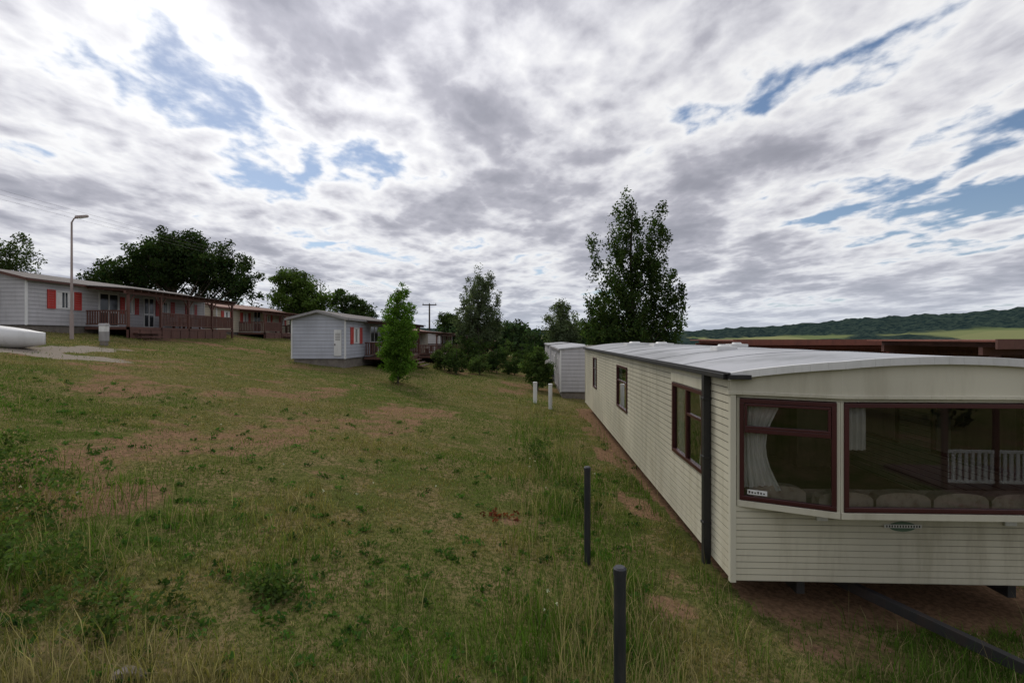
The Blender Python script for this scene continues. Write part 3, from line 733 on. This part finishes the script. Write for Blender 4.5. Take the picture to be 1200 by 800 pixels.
def cable_box():
    x,y=-19.6,24.6;zb=g1(x,y)+.1;o=Obj('electric_cabinet',(x,y,zb))
    o.box('plinth',M['stone'],-.12,.12,-.12,.12,-.3,.1);o.box('body',M['galv'],-.15,.15,-.14,.14,.1,.55);o.box('body_upper',M['whitep'],-.15,.15,-.14,.14,.552,.85)
    o.hexa('lid',M['galv'],[(-.18,-.17,.85),(.18,-.17,.85),(.18,.17,.85),(-.18,.17,.85),(-.15,-.12,.95),(.15,-.12,.95),(.15,.12,.95),(-.15,.12,.95)])
    o.done(.01)
cable_box()
def boat():
    x,y=-21.2,20.0;zb=g1(x,y)-.52;o=Obj('boat',(x,y,zb),math.radians(-4))
    st=12;n=10;vs=[]
    for i in range(st+1):
        t=i/st;X=-2.4+5.6*t
        w=.95*(1-max(0,(t-.45)/.55)**2.2)+.01; top=.84+.28*math.sin(math.pi*(1-t)*.55)*(1-t*.1)-.25*max(0,t-.55)
        keel=.12+.2*max(0,(t-.6)/.4)**2
        for j in range(n+1):
            a=math.pi*j/n; c=math.cos(a);s=math.sin(a)
            vs.append((X,-c*w,min(keel+ (top-keel)*(1-s**.6),top)))
        vs.append((X,0,top+.12*(1-t)+.05))
    m=n+2
    fs=[(i*m+j,(i+1)*m+j,(i+1)*m+j+1,i*m+j+1) for i in range(st) for j in range(n)]
    fs+=[(i*m+n,(i+1)*m+n,(i+1)*m+n+1,i*m+n+1) for i in range(st)]+[(i*m,i*m+n+1,(i+1)*m+n+1,(i+1)*m) for i in range(st)]
    fs.append(tuple(range(m)))
    o.add('hull',M['whitep'],vs,fs,True)
    o.done()
boat()
def pole(x,y,zt,nm='utility_pole',cross=1.1):
    zb=g1(x,y);o=Obj(nm,(x,y,zb));h=zt-zb
    o.cyl('pole',M['barkM'],(0,0,-.5),(0,0,h),.16,.11,10);o.box('crossarm',M['barkM'],-cross,cross,-.06,.06,h-.25,h-.1)
    for i in(-1,0,1):o.cyl('insulators',M['galv'],(i*cross*.9,0,h-.1),(i*cross*.9,0,h+.12),.06,.05,8)
    o.done()
pole(-12.9,80,8.6);pole(-33.4,20,12.4)
w=Obj('power_lines',(0,0,0))
for i in(-1,0,1):
    p0=Vector((-12.9+i,80,8.7));p1=Vector((-33.4+i,20,12.5));pr=p0
    for k in range(1,25):
        t=k/24;q=p0.lerp(p1,t)-Vector((0,0,1.6*t*(1-t)));w.cyl('wires',M['galv'],pr,q,.006,.006,4,cap=False);pr=q
w.done()
for i,(x,y,s) in enumerate([(-1.75,3.85,.2),(-3.0,4.0,.12)]):
    z=g1(x,y);o=Obj('stone',(x,y,z));vs=[];fs=[];n=9
    for k,(rr,zz) in enumerate(((1,-.05),(1.05,.01),(.8,.04))):
        for j in range(n):
            a=6.283*j/n;q=s*rr*(1+.25*math.sin(j*2.3+i));vs.append((math.cos(a)*q,math.sin(a)*q*.6,zz))
    for k in range(2):
        for j in range(n): fs.append((k*n+j,k*n+(j+1)%n,(k+1)*n+(j+1)%n,(k+1)*n+j))
    fs.append(tuple(2*n+j for j in range(n)));o.add('rock',M['stone'],vs,fs);o.done()

# ------------------------------------------------------------------ WORLD
SUN_EL,SUN_AZ=42.,-27.
wd=bpy.data.worlds.new("World");scene.world=wd;wd.use_nodes=True;nt=wd.node_tree
for n in list(nt.nodes): nt.nodes.remove(n)
sky=nd(nt,'ShaderNodeTexSky',sky_type='NISHITA',sun_disc=False,sun_elevation=math.radians(SUN_EL),sun_rotation=math.radians(SUN_AZ),altitude=300,air_density=1.,dust_density=.6,ozone_density=2.5)
bg1=nd(nt,'ShaderNodeBackground',i_Color=sky.outputs[0],i_Strength=.085)
tc=nd(nt,'ShaderNodeTexCoord');sp=nd(nt,'ShaderNodeSeparateXYZ',i_0=tc.outputs['Generated'])
zz=mth(nt,'ADD',mth(nt,'MAXIMUM',sp.outputs[2],0.),.12)
cx=mth(nt,'DIVIDE',sp.outputs[0],zz);cy=mth(nt,'DIVIDE',sp.outputs[1],zz)
cv=nd(nt,'ShaderNodeCombineXYZ',i_0=cx,i_1=cy,i_2=0.)
mp=nd(nt,'ShaderNodeMapping',i_Vector=cv.outputs[0]);mp.inputs['Rotation'].default_value=(0,0,math.radians(50));mp.inputs['Scale'].default_value=(1.,.75,1);mp.inputs['Location'].default_value=(3.1,1.7,0)
nA=nd(nt,'ShaderNodeTexNoise',i_Vector=mp.outputs[0],i_Scale=.8,i_Detail=2.,i_Roughness=.5,i_Distortion=.1).outputs[0]
nB=nd(nt,'ShaderNodeTexNoise',i_Vector=mp.outputs[0],i_Scale=2.8,i_Detail=8.,i_Roughness=.56,i_Distortion=.1).outputs[0]
nC=nd(nt,'ShaderNodeTexNoise',i_Vector=mp.outputs[0],i_Scale=5.5,i_Detail=3.,i_Roughness=.45).outputs[0]
# ridged billows: |n-.5| makes rounded cloud cells separated by bright seams
bil=mth(nt,'ABSOLUTE',mth(nt,'SUBTRACT',nC,.5))
fld=mth(nt,'ADD',mth(nt,'ADD',mth(nt,'MULTIPLY',nA,.46),mth(nt,'MULTIPLY',nB,.42)),mth(nt,'MULTIPLY',bil,.22))
fld=mth(nt,'ADD',fld,.055)
mask=mrange(nt,fld,.395,.45)
cr=nd(nt,'ShaderNodeValToRGB',i_Fac=fld)
e=cr.color_ramp;e.elements[0].position=.40;e.elements[0].color=(.72,.78,.90,1);e.elements[1].position=.68;e.elements[1].color=(.30,.305,.36,1)
for p,c in((.455,(.98,.98,.99)),(.50,(.76,.76,.81)),(.545,(.50,.50,.565)),(.60,(.37,.375,.435))):
    q=e.elements.new(p);q.color=c4(c)
sd=(math.sin(math.radians(SUN_AZ))*math.cos(math.radians(SUN_EL)),math.cos(math.radians(SUN_AZ))*math.cos(math.radians(SUN_EL)),math.sin(math.radians(SUN_EL)))
vm=nd(nt,'ShaderNodeVectorMath',operation='DOT_PRODUCT');nt.links.new(tc.outputs['Generated'],vm.inputs[0]);vm.inputs[1].default_value=sd
gl=mth(nt,'POWER',mth(nt,'MAXIMUM',vm.outputs['Value'],0.),9.)
st=mth(nt,'ADD',.90,mth(nt,'MULTIPLY',gl,.35))
bg2=nd(nt,'ShaderNodeBackground',i_Color=cr.outputs[0],i_Strength=st)
mx=nd(nt,'ShaderNodeMixShader',i_0=mask,i_1=bg1.outputs[0],i_2=bg2.outputs[0])
hz=nd(nt,'ShaderNodeBackground',i_Color=(.62,.69,.80,1),i_Strength=.88)
hf=mth(nt,'MULTIPLY',mth(nt,'POWER',2.718,mth(nt,'MULTIPLY',mth(nt,'MAXIMUM',sp.outputs[2],0.),-13.)),.8)
mx2=nd(nt,'ShaderNodeMixShader',i_0=hf,i_1=mx.outputs[0],i_2=hz.outputs[0])
nd(nt,'ShaderNodeOutputWorld',i_Surface=mx2.outputs[0])

sl=bpy.data.lights.new('sun','SUN');sl.energy=1.5;sl.angle=math.radians(18);sl.color=(1,.94,.85)
so=bpy.data.objects.new('sun',sl);scene.collection.objects.link(so)
so.rotation_euler=Vector(sd).to_track_quat('Z','Y').to_euler()

cam=bpy.data.cameras.new('camera');co=bpy.data.objects.new('camera',cam);scene.collection.objects.link(co)
co.location=(0,0,CZ);co.rotation_euler=(math.radians(90),0,0);cam.sensor_width=36;cam.lens=18;cam.shift_y=-4/1200
cam.clip_start=.05;cam.clip_end=20000
scene.camera=co
scene.view_settings.view_transform='Standard';scene.view_settings.look='None';scene.view_settings.exposure=0
